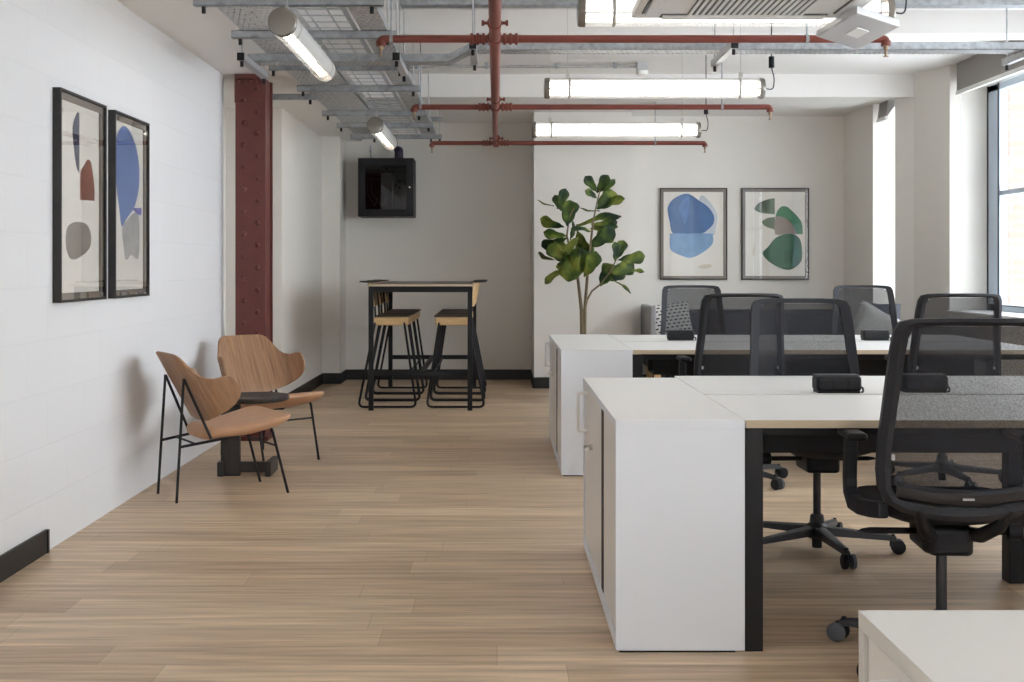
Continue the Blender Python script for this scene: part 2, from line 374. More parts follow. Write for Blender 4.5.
# ================================================================ RED COLUMN
col = thing('steel_column', 'red painted riveted steel column by the left wall', 'column', (-1.722, 8.45, 0))
MB().box(-.105, .105, 0, .025, 0, ZS-.002).build('flange', M['colred'], col, .002)
MB().box(-.075, .10, .025, .20, 0, ZS-.03).build('web', M['colred'], col, .002)
MB().box(-.095, .115, .20, .225, 0, ZS-.03).build('flange', M['colred'], col, .002)
MB().box(-.108, .108, -.014, 0, 2.35, ZS-.002).build('splice_plate', M['colred'], col, .002)
MB().box(-.115, .125, -.02, .235, 0, .03).build('base_plate', M['colred'], col, .003)
rv = None
for i in range(31):
    z = .12 + i*.0775; x = -.045 if i % 2 else .05
    if z > 2.5: break
    y = -.014 if z > 2.35 else 0
    if rv is None:
        rv = MB().lathe([(.019,0),(.0185,.006),(.014,.012),(.007,.016),(.0,.017)], 12).build('rivet', M['colred'], col, smooth=True)
        o = rv
    else: o = rv.copy(); C.objects.link(o); o.parent = col
    o.location = (x, y, z); o.rotation_euler = (PI/2, 0, 0)
for x in (-.08, -.04, .0, .04, .08):
    o = rv.copy(); C.objects.link(o); o.parent = col; o.location = (x, -.014, 2.50); o.rotation_euler = (PI/2,0,0)

# ================================================================ PICTURES
def picture(name, label, w, h, loc, rz, dep, fw, shapes):
    """local: x right, z up, picture faces -Y; back of the frame at y=0, front at y=-dep"""
    t = thing(name, label, 'picture', loc, rz, 'framed abstract prints')
    f = MB()
    for x0, x1, z0, z1 in ((-w/2,-w/2+fw,0,h),(w/2-fw,w/2,0,h),(-w/2+fw,w/2-fw,0,fw),(-w/2+fw,w/2-fw,h-fw,h)): f.box(x0,x1,-dep,0,z0,z1)
    f.build('frame', M['frame'], t, .0015)
    s = MB(); q = fw+.028
    for x0, x1, z0, z1 in ((-w/2+fw,-w/2+q,fw,h-fw),(w/2-q,w/2-fw,fw,h-fw),(-w/2+q,w/2-q,fw,q),(-w/2+q,w/2-q,h-q,h-fw)): s.box(x0,x1,-dep*.55,-.004,z0,z1)
    s.build('slip', M['slip'], t)
    p = MB().box(-w/2+fw, w/2-fw, -.012, -.004, fw, h-fw).build('print', M['paper'], t)
    for k, (mn, pts) in enumerate(shapes):
        e = .0004*(k+1)
        MB().prism(smoothclosed([(a,b) for a,b in pts], 3) if mn[0] != '!' else pts, -.0122-e, -.012, 'y').build('painted_shape', M[mn.strip('!')], p)
    MB().box(-w/2+fw, w/2-fw, -dep*.8-.002, -dep*.8, fw, h-fw).build('glass', M['picglass'], t)
    return t
# right wall group on back wall: crop coordinates -> metres
def bk_art(x0, pts, x1): 
    return [((cx-(x0+x1)/2)/(x1-x0)*.687, (601-cy)/(601-48)*.935) for cx, cy in pts]
L_ = lambda pts: bk_art(60, pts, 466)
R_ = lambda pts: bk_art(555, pts, 963)
picture('framed_print', 'framed print of dark and light blue round shapes on the back wall', .687, .935, (1.992, 12.40, 1.0745), 0, .03, .011, [
  ('wash', L_([(300,100),(360,130),(400,190),(408,230),(395,300),(385,330),(300,330)])),
  ('blue', L_([(110,160),(135,120),(190,88),(240,85),(300,125),(350,160),(385,210),(385,260),(350,300),(310,322),(225,322),(140,322),(120,250),(108,190)])),
  ('bluewash', L_([(175,165),(205,120),(235,98),(240,150),(230,210),(210,270),(195,220)])),
  ('lightblue', L_([(122,330),(122,322),(250,322),(380,322),(380,330),(380,380),(330,430),(250,468),(190,455),(130,425),(120,380)])),
  ('cream', L_([(290,525),(320,510),(365,508),(370,522),(330,535)]))])
picture('framed_print', 'framed print of green leaf shapes and a large green pebble shape on the back wall', .687, .935, (2.825, 12.40, 1.0745), 0, .03, .011, [
  ('sage', R_([(635,172),(660,138),(710,117),(750,110),(757,110),(757,115),(757,160),(757,203),(750,205),(690,200),(650,188)])),
  ('sage', R_([(680,250),(710,230),(750,223),(757,223),(757,230),(757,260),(757,295),(750,296),(715,285),(690,270)])),
  ('pine', R_([(762,215),(790,165),(820,158),(850,175),(915,245),(925,318),(920,325),(840,325),(765,325),(760,320)])),
  ('mauve', R_([(760,325),(760,228),(800,222),(850,250),(880,300),(885,325),(820,325)])),
  ('green', R_([(683,440),(715,405),(760,350),(820,325),(880,330),(915,370),(922,470),(900,510),(850,540),(790,530),(720,490)])),
  ('cream', R_([(622,420),(632,395),(640,400),(636,450),(626,455)]))])
# left wall pair, seen at an angle: shapes measured along the wall
def lw(cx, cy): 
    px, py = 40+cx/2.84, 75+cy/2.84; y = 1.888*F/(VX-px); return y, az(py, y)
def lshape(yc, z0, pts): return [(lw(*p)[0]-yc, lw(*p)[1]-z0) for p in pts]
y0, y1 = 5.234, 5.848; yc, z0 = (y0+y1)/2, 1.0556
picture('framed_print', 'framed print of navy, rust and stone shapes on the left wall, nearer one', y1-y0, .93, (XL, yc, z0), PI/2, .038, .012, [
  ('navy', lshape(yc,z0,[(123,108),(112,120),(105,150),(108,200),(115,255),(123,278),(124,270),(124,190)])),
  ('rust', lshape(yc,z0,[(127,278),(138,255),(148,240),(158,255),(166,320),(166,350),(166,357),(146,356),(127,354),(126,340)])),
  ('stone', lshape(yc,z0,[(92,430),(115,417),(145,425),(157,460),(150,495),(120,520),(100,522),(88,495),(86,460)]))])
y0, y1 = 5.98, 6.567; yc, z0 = (y0+y1)/2, 1.0546
picture('framed_print', 'framed print of one tall blue oval over a grey smear on the left wall', y1-y0, .93, (XL, yc, z0), PI/2, .038, .012, [
  ('smear', lshape(yc,z0,[(245,435),(260,410),(285,390),(293,430),(290,520),(270,510),(255,525),(248,480)])),
  ('purple', lshape(yc,z0,[(275,378),(290,378),(298,378),(297,398),(290,396),(280,388)])),
  ('deepblue', lshape(yc,z0,[(225,230),(228,180),(240,150),(255,147),(275,180),(290,240),(292,310),(280,370),(255,410),(243,430),(237,380),(228,310)]))])

# ================================================================ LOUNGE CHAIRS (local: faces +Y)
def plan(s):
    n = 24; x = y = 0; a = abs(s)
    for i in range(n):
        u = a*(i+.5)/n
        th = 0 if u < .11 else math.radians(76)*min(1, (u-.11)/.22)
        x += math.cos(th)*a/n; y += math.sin(th)*a/n
    return (x if s >= 0 else -x), y
ZT = [(0,.762),(.125,.761),(.16,.754),(.182,.737),(.205,.70),(.232,.66),(.265,.640),(.31,.637),(.36,.648),(.395,.652),(.410,.645),(.418,.60)]
ZBt = [(0,.402),(.08,.404),(.15,.416),(.225,.44),(.30,.475),(.355,.508),(.395,.545),(.412,.57),(.418,.598)]
lc = thing('lounge_chair', 'walnut lounge chair with tan seat, nearer of the two, its back towards us', 'chair', (-1.481,6.514,0), math.radians(-57), 'walnut lounge chairs')
rows = []
ss = [-.418+.836*i/60 for i in range(61)]
for j in range(13):
    row = []
    for s_ in ss:
        zt, zb = interp(ZT, abs(s_)), interp(ZBt, abs(s_)); z = zb + (zt-zb)*j/12
        x, y = plan(s_); row.append((x, y - .115 - (z-.40)*.55, z))
    rows.append(row)
MB().grid(rows).build('back_shell', M['walnut'], lc, .002, True, .012)
# seat pad
rows = []
for k in range(25):
    t = k/24; y = -.17 + .49*t
    w = interp([(0,.06),(.03,.12),(.1,.17),(.3,.205),(.6,.25),(.85,.265),(.94,.245),(.98,.20),(1,.12)], t)
    zc = .338 + .072*t - .02*math.sin(PI*t); th = interp([(0,.008),(.03,.024),(.1,.040),(.8,.038),(.93,.026),(.98,.016),(1,.006)], t)
    ring = []
    for q in range(24):
        a = 2*PI*q/24; cx, sy = math.cos(a), math.sin(a)
        ring.append((w*math.copysign(abs(cx)**.6, cx), y, zc + th*math.copysign(abs(sy)**.7, sy) + .015*(w*cx/.25)**2))
    rows.append(ring)
MB().loop(rows, closed=False).build('seat', M['leather'], lc, smooth=True)
for sx_ in (-1, 1):
    R1 = .0075
    MB().tube([(sx_*.153,-.297,0),(sx_*.150,-.258,.635)], R1, 8).build('leg', M['blackmetal'], lc, smooth=True)
    MB().tube([(sx_*.150,-.257,.632),(sx_*.172,-.12,.318)], R1, 8).build('brace', M['blackmetal'], lc, smooth=True)
    MB().tube(fillet([(sx_*.152,-.279,.285),(sx_*.178,.0,.322),(sx_*.196,.20,.368),(sx_*.196,.297,0)], .035), R1, 8).build('leg', M['blackmetal'], lc, smooth=True)
MB().tube([(-.197,.23,.258),(.197,.23,.258)], .006, 8).build('stretcher', M['blackmetal'], lc, smooth=True)
MB().tube([(-.158,-.20,.297),(.158,-.20,.297)], .006, 8).build('stretcher', M['blackmetal'], lc, smooth=True)
dup(lc, (-1.468,7.707,0), math.radians(-138), 'walnut lounge chair with tan seat, farther of the two, in front of the red column')

# ================================================================ SIDE TABLE
st = thing('side_table', 'low round black wood side table between the two lounge chairs', 'table', (-1.43, 7.12, 0))
MB().lathe([(.18,.425),(.198,.430),(.205,.440),(.205,.452),(.200,.458),(.0,.458)], 40).build('tabletop', M['darkwood'], st, smooth=True)
MB().box(-.175,-.065,-.09,-.055,.0,.425).build('pedestal_board', M['darkwood'], st, .004)
MB().box(-.19,-.155,-.12,.12,0,.085).build('foot', M['darkwood'], st, .006)
MB().box(.085,.12,-.12,.12,0,.085).build('foot', M['darkwood'], st, .006)
MB().box(-.155,.085,-.055,-.02,.015,.075).build('cross_bar', M['darkwood'], st, .004)

# ================================================================ HIGH TABLE + STOOLS
ht = thing('high_table', 'tall black framed bar table with taupe top in the back alcove', 'table', (-.652, 11.145, 0))
MB().box(-.438,.455,-.985,.985,1.044,1.064).build('tabletop', M['tabletop'], ht, .002)
e = MB(); e.box(-.439,.456,-.987,-.985,1.045,1.062); e.box(-.439,.456,.985,.987,1.045,1.062); e.box(-.440,-.438,-.985,.985,1.045,1.062); e.box(.455,.457,-.985,.985,1.045,1.062)
e.build('edge_band', M['edge'], ht)
for x in (-.416,.416):
    for y in (-.925,.925): MB().box(x-.02,x+.02,y-.02,y+.02,0,1.0).build('leg', M['blackmetal'], ht, .003)
r = MB()
for y in (-.925,.925): r.box(-.436,.436,y-.02,y+.02,.995,1.044)
for x in (-.416,.416): r.box(x-.02,x+.02,-.905,.905,.995,1.044)
r.build('apron', M['blackmetal'], ht, .002)
for y in (-.925,.925): MB().box(-.396,.396,y-.015,y+.015,.29,.33).build('stretcher', M['blackmetal'], ht, .002)
MB().box(-.015,.015,-.91,.91,.29,.33).build('stretcher', M['blackmetal'], ht, .002)

sl = thing('bar_stool', 'ply bar stool with sled legs, left of the high table, nearest to us', 'stool', (-.95,10.65,0), 0, 'bar stools at the high table')
for y in (-.255,.255):
    p = fillet([(-.105,y*.86,.73),(-.245,y,.01),(.25,y,.01),(.145,y*.86,.73)], .05, 6)
    MB().tube(p, .010, 8).build('sled_leg', M['blackmetal'], sl, smooth=True)
    for x in (-.18,.18): MB().cyl((x,y,0),(x,y,.006),.014,10).build('glide', M['blackplastic'], sl)
MB().tube([(.19,-.235,.30),(.19,.235,.30)], .010, 8).build('footrest', M['blackmetal'], sl, smooth=True)
MB().box(-.115,.18,-.225,.225,.705,.775).build('seat', M['ply'], sl, .012)
MB().box(-.10,.19,-.22,.22,.775,.79).build('seat_pad', M['stoolseat'], sl, .006)
rows = []
for j in range(7):
    z = .865 + .21*j/6
    rows.append([(-.115 - .05*(z-.77)/.3 + .035*(yy/.2)**2 - .018, yy, z) for yy in [-.205+.41*i/14 for i in range(15)]])
MB().grid(rows).build('backrest', M['ply'], sl, .002, True, .014)
for y in (-.17,.17): MB().tube([(-.105,y,.74),(-.112,y,.86),(-.125,y,1.0)], .009, 8).build('back_post', M['blackmetal'], sl, smooth=True)
rows = []
for j in range(4):
    u = j/3
    rows.append([(-.165+.035*(yy/.2)**2 - .095*u, yy*(1-.05*u), 1.074 + .004*u) for yy in [-.205+.41*i/14 for i in range(15)]])
MB().grid(rows).build('top_lip', M['blackmetal'], sl, .002, True, .009)
for i, (x, y, rz, lab) in enumerate([
    (-.95,11.22,0,'ply bar stool with sled legs, left of the high table, middle of three'),
    (-.95,11.79,0,'ply bar stool with sled legs, left of the high table, farthest from us'),
    (-.36,10.65,PI,'ply bar stool with sled legs, right of the high table, nearest to us'),
    (-.36,11.22,PI,'ply bar stool with sled legs, right of the high table, middle of three'),
    (-.36,11.79,PI,'ply bar stool with sled legs, right of the high table, farthest from us')]):
    dup(sl, (x,y,0), rz, lab)

# ================================================================ NETWORK CABINET ON BACK WALL
W0, W1, Zb, Zt, Yf, Yb = ax(358,12.62), ax(413.5,12.62), az(216.5,12.62), az(158,12.62), 12.62, 12.99
nc = thing('network_cabinet', 'black glass-fronted network cabinet mounted high on the back wall', 'cabinet', ((W0+W1)/2, Yf, Zb))
w_, h_, d_ = W1-W0, Zt-Zb, Yb-Yf
b = MB(); t_ = .02
b.box(-w_/2,w_/2,.012,d_,0,t_); b.box(-w_/2,w_/2,.012,d_,h_-t_,h_); b.box(-w_/2,-w_/2+t_,.012,d_,t_,h_-t_); b.box(w_/2-t_,w_/2,.012,d_,t_,h_-t_); b.box(-w_/2+t_,w_/2-t_,d_-.02,d_,t_,h_-t_)
b.build('body', M['blackmetal'], nc, .003)
dr = MB(); q = .075
for x0,x1,z0,z1 in ((-w_/2,-w_/2+q,0,h_),(w_/2-q,w_/2,0,h_),(-w_/2+q,w_/2-q,0,q),(-w_/2+q,w_/2-q,h_-q,h_)): dr.box(x0,x1,-.004,.012,z0,z1)
dr = dr.build('door', M['blackmetal'], nc, .002)
MB().box(-w_/2+q,w_/2-q,.002,.006,q,h_-q).build('glass', M['smokeglass'], dr)
MB().cyl((w_/2-.04,-.012,h_*.5),(w_/2-.04,-.004,h_*.5),.009,14).build('lock', M['chrome'], dr, smooth=True)
for k in range(3):
    p = MB().box(-w_/2+.06,w_/2-.06,.06,.08,h_-.13-.05*k,h_-.10-.05*k).build('patch_panel', M['blackplastic'], nc)
    pp = MB()
    for i in range(20 if k < 2 else 8): pp.box(-w_/2+.075+i*.0205,-w_/2+.087+i*.0205,.056,.06,h_-.122-.05*k,h_-.108-.05*k)
    pp.build('socket_row', M['galvlight'], p)
MB().box(-.02,.06,.10,.2,.06,h_-.2).build('equipment', M['greyplastic'], nc, .004)
MB().box(.065,.16,.08,.2,.06,.22).build('equipment', M['greyplastic'], nc, .004)
for x0, x1 in ((-.19,-.12),(-.15,-.03)): MB().tube(fillet([(x0,.055,h_-.22),(x0-.01,.05,.25),(x1,.05,.10),(x1+.03,.07,.2)],.06), .006, 8).build('cable', M['tubeback'], nc, smooth=True)
vc = MB().tube(fillet([(-1.045,12.82,Zt),(-1.045,12.82,Zt+.10),(-1.06,12.80,2.43)],.05), .046, 14).build('cable_bundle', M['purplecable'], None, smooth=True)
tag(vc, 'thick dark violet cable bundle rising from the top of the wall cabinet', 'cable')
vc = MB().tube([(-1.34,12.82,Zt),(-1.345,12.82,Zt+.15),(-1.35,12.80,2.42)], .008, 8).build('cable', M['galv'], None, smooth=True)
tag(vc, 'thin grey cable running up from left side of the wall cabinet top', 'cable')

# ================================================================ CABINETS
def cabinet(label, loc, w, dep, h=.73, mt=None, ms=None):
    t = thing('storage_cabinet', label, 'cabinet', loc, 0, 'white storage cabinets')
    MB().box(.012,w-.03,.004,dep-.02,0,.006).build('plinth', M['blackplastic'], t)
    b = MB(); b.box(0,w,0,.022,.006,h-.025); b.box(0,w,dep-.022,dep,.006,h-.025); b.box(w-.02,w,.022,dep-.022,.006,h-.025)
    b.box(0,w-.02,.022,dep-.022,.006,.05); b.box(.02,w-.02,.022,dep-.022,h-.06,h-.025)
    b.build('carcass', ms or M['lam'], t, .0015)
    tp = MB().box(0,w,0,dep,h-.025,h).build('top_panel', [mt or M['lamtop'], ms or M['lam']], t, .001)
    for p in tp.data.polygons: p.material_index = 0 if p.normal.z > .5 else 1
    MB().box(.06,.07,.022,dep-.022,.05,h-.06).build('interior_shade', M['gap'], t)  # black sheet standing in for the shaded cabinet interior
    y1 = dep*.345
    MB().box(.004,.020,y1+.002,y1+.075,.052,h-.028).build('gap_shade_strip', M['gap'], t)  # added dark strip, paints the shade of the gap between the doors
    d1 = MB().box(.006,.022,.026,y1,.052,h-.028).build('door', M['door'], t, .002)
    d2 = MB().box(.006,.022,y1+.077,dep-.026,.052,h-.028).build('door', M['door'], t, .002)
    y = dep-.16
    MB().tube(fillet([(.006,y-.0,h-.21),(-.032,y,h-.21),(-.032,y,h-.05),(.006,y,h-.05)],.006,3), .007, 8).build('handle', M['whiteplastic'], d2, smooth=True)
    lk = MB(); lk.cyl((.006,dep*.70,h-.235),(-.006,dep*.70,h-.235),.012,14); lk.tube(fillet([(-.004,dep*.70,h-.235),(-.024,dep*.70,h-.232),(-.026,dep*.60,h-.222)],.01,4),.007,8)
    lk.build('lock', M['chrome'], d2, smooth=True)
    return t
cabinet('long white storage cabinet at end of front desk row', (.370,3.818,0), .406, 1.46)
cabinet('long white storage cabinet at end of rear desk row, farther one', (.364,7.02,0), .413, 1.60)
cabinet('low white cabinet cropped by the bottom right corner of the photo', (.508,.30,0), .80, 1.413, mt=M['lamgrey'], ms=M['lamgrey'])

# ================================================================ BENCH DESKS
def bench(label, x0, y0, dd=.745, gap=.055, xe=3.2):
    t = thing('bench_desk', label, 'desk', (x0, y0, 0), 0, 'white bench desks')
    L0 = (xe-x0)/2
    for i in range(2):
        for j in range(2):
            xa = i*L0; ya = j*(dd+gap)
            o = MB().box(xa+.001,xa+L0-.001,ya,ya+dd,.705,.73).build('desktop', [M['lamtop'], M['edge']], t, .0012)
            for p in o.data.polygons:
                if abs(p.normal.z) < .5 and ((p.normal.y < -.5 and j == 0) or (p.normal.y > .5 and j == 1) or (p.normal.x > .5 and i == 1)): p.material_index = 1
    D = 2*dd+gap
    for x in (.0, 2*L0-.057):
        l_ = MB(); l_.box(x,x+.057,.006,.063,0,.702); l_.build('leg', M['blackmetal'], t, .002)
        l_ = MB(); l_.box(x,x+.057,D-.063,D-.006,0,.702); l_.build('leg', M['blackmetal'], t, .002)
        MB().box(x,x+.057,.063,D-.063,.655,.702).build('leg_rail', M['blackmetal'], t, .002)
    MB().box(L0-.035,L0+.035,D/2-.03+.08,D/2+.04+.08,0,.65).build('leg', M['blackmetal'], t, .002)
    for y in (.12, D-.16): MB().box(.057,2*L0-.057,y,y+.04,.665,.705).build('frame_rail', M['blackmetal'], t, .002)
    MB().box(.2,2*L0-.2,D/2-.14,D/2+.14,.53,.535).build('cable_tray', M['blackmetal'], t)
    b = MB()
    for y in (D/2-.14, D/2+.135): b.box(.2,2*L0-.2,y,y+.005,.535,.665)
    b.build('cable_tray_side', M['blackmetal'], t)
    return t
bench('white topped bench desk with black legs, front row', .7785, 3.822)
bench('white topped bench desk with black legs, rear row near the back wall', .7795, 7.02)

# power boxes
pb = thing('power_box', 'black desk power box on front desk, left of the nearest chair', 'power unit', (1.30,4.665,.73), 0, 'black power boxes on the desks')
MB().box(-.086,.086,-.045,.045,.006,.066).build('body', M['blackplastic'], pb, .014, seg=3)
MB().box(-.080,.080,-.04,.04,0,.008).build('base', M['blackplastic'], pb)
MB().box(-.082,.082,-.028,.04,.0655,.0685).build('lid', M['greyplastic'], pb, .001)
f = MB()
for x in (-.055,0,.055): f.box(x-.02,x+.02,-.047,-.0445,.018,.05)
f.build('socket', M['blackmetal'], pb, .001)
MB().tube(fillet([(.082,.0,.02),(.098,-.01,.02),(.098,-.015,.004),(.088,-.03,.004)],.015), .004, 8).build('cable', M['blackplastic'], pb, smooth=True)
dup(pb, (1.64,4.69,.73), 0, 'black desk power box on front desk, seen through the nearest chair back')
dup(pb, (ax(680,7.95),7.93,.73), 0, 'black desk power box on rear desk, left, below the blue print')
dup(pb, (ax(874,7.95),7.93,.73), 0, 'black desk power box on rear desk, right, in front of the grey cushion')

# ================================================================ OFFICE CHAIRS (local: sits facing +Y, origin on the floor under the column)
OUT = [(1.068,.001),(1.068,.10),(1.065,.175),(1.057,.208),(1.03,.222),(.98,.227),(.90,.232),(.80,.238),(.70,.247),(.62,.249),(.56,.241),(.52,.218),(.497,.18),(.482,.12),(.474,.06),(.472,.001)]
INN = [(1.047,.001),(1.047,.09),(1.045,.150),(1.038,.174),(1.01,.184),(.96,.189),(.88,.194),(.79,.201),(.70,.210),(.63,.213),(.57,.208),(.535,.188),(.522,.152),(.514,.10),(.511,.05),(.510,.001)]
def yb(x, z):
    base = interp([(.44,-.195),(.52,-.215),(.60,-.238),(.68,-.246),(.80,-.262),(.95,-.295),(1.08,-.335)], z)
    return base + .045*(x/.25)**2
def office_chair(label, loc, rz, base_rot):
    t = thing('office_chair', label, 'chair', loc, rz, 'black mesh office chairs')
    MB().lathe([(.042,.055),(.050,.065),(.046,.105),(.032,.118),(.028,.150),(.022,.155)], 20).build('hub', M['greyplastic'], t, smooth=True)
    MB().lathe([(.021,.012),(.021,.06)], 16).build('lower_tube', M['blackplastic'], t, smooth=True)
    MB().lathe([(.0165,.15),(.0165,.37)], 16).build('gas_cylinder', M['greyplastic'], t, smooth=True)
    leg = None
    for k in range(5):
        if leg is None:
            rings = []
            for i in range(9):
                u = i/8; r = .03+.295*u; wd = .030*(1-u)+.017*u; zt = .108 - .030*u; th = .040*(1-u)+.024*u
                if i == 8: zt -= .004; wd *= .7
                rings.append([(r,-wd,zt-th),(r,-wd*.8,zt-.006),(r,0,zt),(r,wd*.8,zt-.006),(r,wd,zt-th),(r,0,zt-th-.002)])
            leg = MB().loop(rings, closed=False).build('leg', M['greyplastic'], t, .002, smooth=True)
            cb = MB(); cb.cyl((.312,0,.052),(.312,0,.08),.008,10)
            cb.box(.298,.345,-.004,.004,.03,.056)
            cs = cb.build('castor', M['blackplastic'], leg)
            for sgn in (-1, 1):
                wh = MB()
                y = sgn*.017; a, b_ = y-.010, y+.010
                wh.tube([(.332,a,.030),(.332,a+.003,.030),(.332,b_-.003,.030),(.332,b_,.030)], [.024,.030,.030,.024], 20)
                wh.build('castor_wheel', M['castorgrey'] if sgn > 0 else M['blackplastic'], leg, smooth=True)
            o = leg
        else:
            o = leg.copy(); C.objects.link(o); o.parent = t
            for ch in leg.children: q = ch.copy(); C.objects.link(q); q.parent = o
        o.rotation_euler = (0,0,math.radians(base_rot)-rz + 2*PI*k/5)
    mb = MB(); mb.prism([(-.06,-.11),(.06,-.11),(.075,-.06),(.07,.11),(-.07,.11),(-.075,-.06)], .345, .43)
    mb.build('tilt_mechanism', M['blackplastic'], t, .015, seg=3)
    MB().tube([(-.07,.02,.395),(-.21,.02,.395),(-.235,.02,.395),(-.25,.02,.393)], [.010,.010,.006,.001], 10).build('lever', M['blackplastic'], t, smooth=True)
    lv = MB(); lv.tube([(.07,.02,.395),(.205,.02,.395)], .010, 10); lv.tube([(.20,.02,.395),(.205,.02,.395),(.245,.02,.395),(.25,.02,.395)], [.012,.026,.026,.018], 16)
    lv.build('tension_knob', M['blackplastic'], t, smooth=True)
    # seat cushion
    rows = []
    for k in range(13):
        u = k/12; zz = .437 + .070*u; sc = interp([(0,.62),(.12,.72),(.4,.93),(.55,1),(.8,1),(.92,.96),(1,.88)], u)
        rows.append([(.225*sc*math.copysign(abs(math.cos(a))**.55, math.cos(a)), .055+.235*sc*math.copysign(abs(math.sin(a))**.55, math.sin(a)), zz - (.018*max(0, math.sin(a))**2)) for a in [2*PI*q/40 for q in range(40)]])
    MB().loop(rows, closed=False).build('seat', M['seatfab'], t, smooth=True)
    # upright joining seat and back
    for sx_ in (-1, 1): MB().tube([(sx_*.055,-.05,.405),(sx_*.075,-.13,.415),(sx_*.11,-.19,.455),(sx_*.13,-.208,.51)], [.022,.022,.020,.016], 10).build('back_upright', M['blackplastic'], t, smooth=True)
    # back frame
    def full(tab):
        r_ = [(w_, z) for z, w_ in tab]; r_ = r_ + [(-w_, z) for w_, z in r_[::-1]]; return r_
    O, I = full(OUT), full(INN); rings = []
    for (xo, zo), (xi, zi) in zip(O, I):
        rings.append([(xo, yb(xo,zo)+.010, zo), (xo, yb(xo,zo)-.014, zo), ((xo*.5+xi*.5), yb(xo*.5+xi*.5, zo*.5+zi*.5)-.024, zo*.5+zi*.5), (xi, yb(xi,zi)-.012, zi), (xi, yb(xi,zi)+.008, zi)])
    MB().loop(rings).build('back_frame', M['chairframe'], t, smooth=True)
    rows = []
    for z, w_ in [(zz, interp(sorted(INN), zz)) for zz in [.512+.533*i/26 for i in range(27)]]:
        w_ = max(.02, w_)+.004
        rows.append([(w_*(-1+2*i/16), yb(w_*(-1+2*i/16), z)+.002, z) for i in range(17)])
    MB().grid(rows).build('back_mesh', M['mesh'], t, smooth=True)
    # lumbar rail across the bottom of the mesh, with small pale maker plate
    rows = []
    for j, (z, off) in enumerate(((.522,-.012),(.532,-.024),(.556,-.026),(.568,-.010))):
        rows.append([(x, yb(x, z)+off, z + .10*(x/.2)**2*.20) for x in [-.196+.392*i/16 for i in range(17)]])
    lb = MB().grid(rows).build('lumbar_rail', M['greyplastic'], t, smooth=True, solid=.006)
    MB().box(-.016,.016,yb(0,.545)-.0315,yb(0,.545)-.027,.541,.547).build('maker_plate', M['panelgrey'], lb)
    for sx_ in (-1, 1):
        f = MB(); f.box(sx_*.207-.004, sx_*.207+.004, yb(.207,.66)-.02, yb(.207,.66)-.004, .652,.668); f.build('adjuster_pin', M['panelgrey'], t, .001)
        x = sx_*.272
        ar = MB()
        prof = [(-.195,.500,.225),(-.15,.494,.245),(-.08,.488,.262),(-.02,.492,.272),(.014,.52,.274),(.020,.56,.274),(.014,.62,.274),(.010,.682,.274)]
        rings = []
        for i, (y, z, xx) in enumerate(prof):
            if i < 3: d_ = [(0,0,-.016),(0,0,.016)]; hw = .012
            a = prof[max(0,i-1)]; b_ = prof[min(len(prof)-1,i+1)]
            tv = Vector((sx_*(b_[2]-a[2]), b_[0]-a[0], b_[1]-a[1])).normalized(); side = Vector((1,0,0)) - tv*tv.x; side.normalize(); up = tv.cross(side)
            p = Vector((sx_*xx, y, z)); A, B_ = .018, .024
            rings.append([p+side*A+up*B_, p-side*A+up*B_, p-side*A-up*B_, p+side*A-up*B_])
        ar.loop(rings, closed=False)
        ao = ar.build('armrest', M['blackplastic'], t, .006)
        MB().box(x-.030-sx_*.014, x+.030-sx_*.014, -.03,.14,.676,.702).build('arm_pad', M['blackplastic'], ao, .012, seg=3)
    return t
office_chair('black mesh office chair nearest the camera, its back to us, front desk', (1.365,3.74,0), math.radians(-3), 141.6)
office_chair('black mesh office chair facing us behind the front desk, its base showing below', (1.365,5.2,0), math.radians(180), -83)
office_chair('black mesh office chair at left near side of rear desk, overlapped by another', (1.315,6.86,0), math.radians(2), 20)
office_chair('black mesh office chair facing us beyond the rear desk, before the patterned cushion', (1.475,8.98,0), math.radians(180), 50)
office_chair('black mesh office chair facing us beyond the rear desk, before the narrow window', (2.77,9.0,0), math.radians(176), 30)
office_chair('black mesh office chair at right near side of rear desk, before the large window', (2.50,6.84,0), math.radians(-2), 60)

# ================================================================ SOFA + CUSHIONS
sf = thing('sofa', 'grey upholstered sofa against the back wall under the prints', 'sofa', (2.53, 12.0, 0))
MB().box(-1.02,.90,.18,.36,.30,.775).build('backrest', M['midgrey'], sf, .03, seg=3)
MB().box(-1.08,-1.02,-.40,.36,.30,.83).build('arm', M['greyfab'], sf, .02, seg=3)
MB().box(.90,.985,-.40,.36,.30,.62).build('arm', M['greyfab'], sf, .02, seg=3)
MB().box(-.98,-.02,-.38,.18,.32,.48).build('seat_cushion', M['navyfab'], sf, .035, seg=3)
MB().box(-.01,.90,-.38,.18,.32,.48).build('seat_cushion', M['navyfab'], sf, .035, seg=3)
MB().box(.30,.98,-2.1,-.40,.18,.38).build('chaise', M['navyfab'], sf, .03, seg=3)
MB().box(-1.06,.97,-.38,.34,.22,.32).build('base', M['navyfab'], sf, .01)
for x in (-1.0, .93):
    for y in (-.34,.28): MB().prism([(x-.03,y-.03),(x+.03,y-.03),(x+.03,y+.03),(x-.03,y+.03)],0,.22).build('leg', M['ply'], sf, .004)
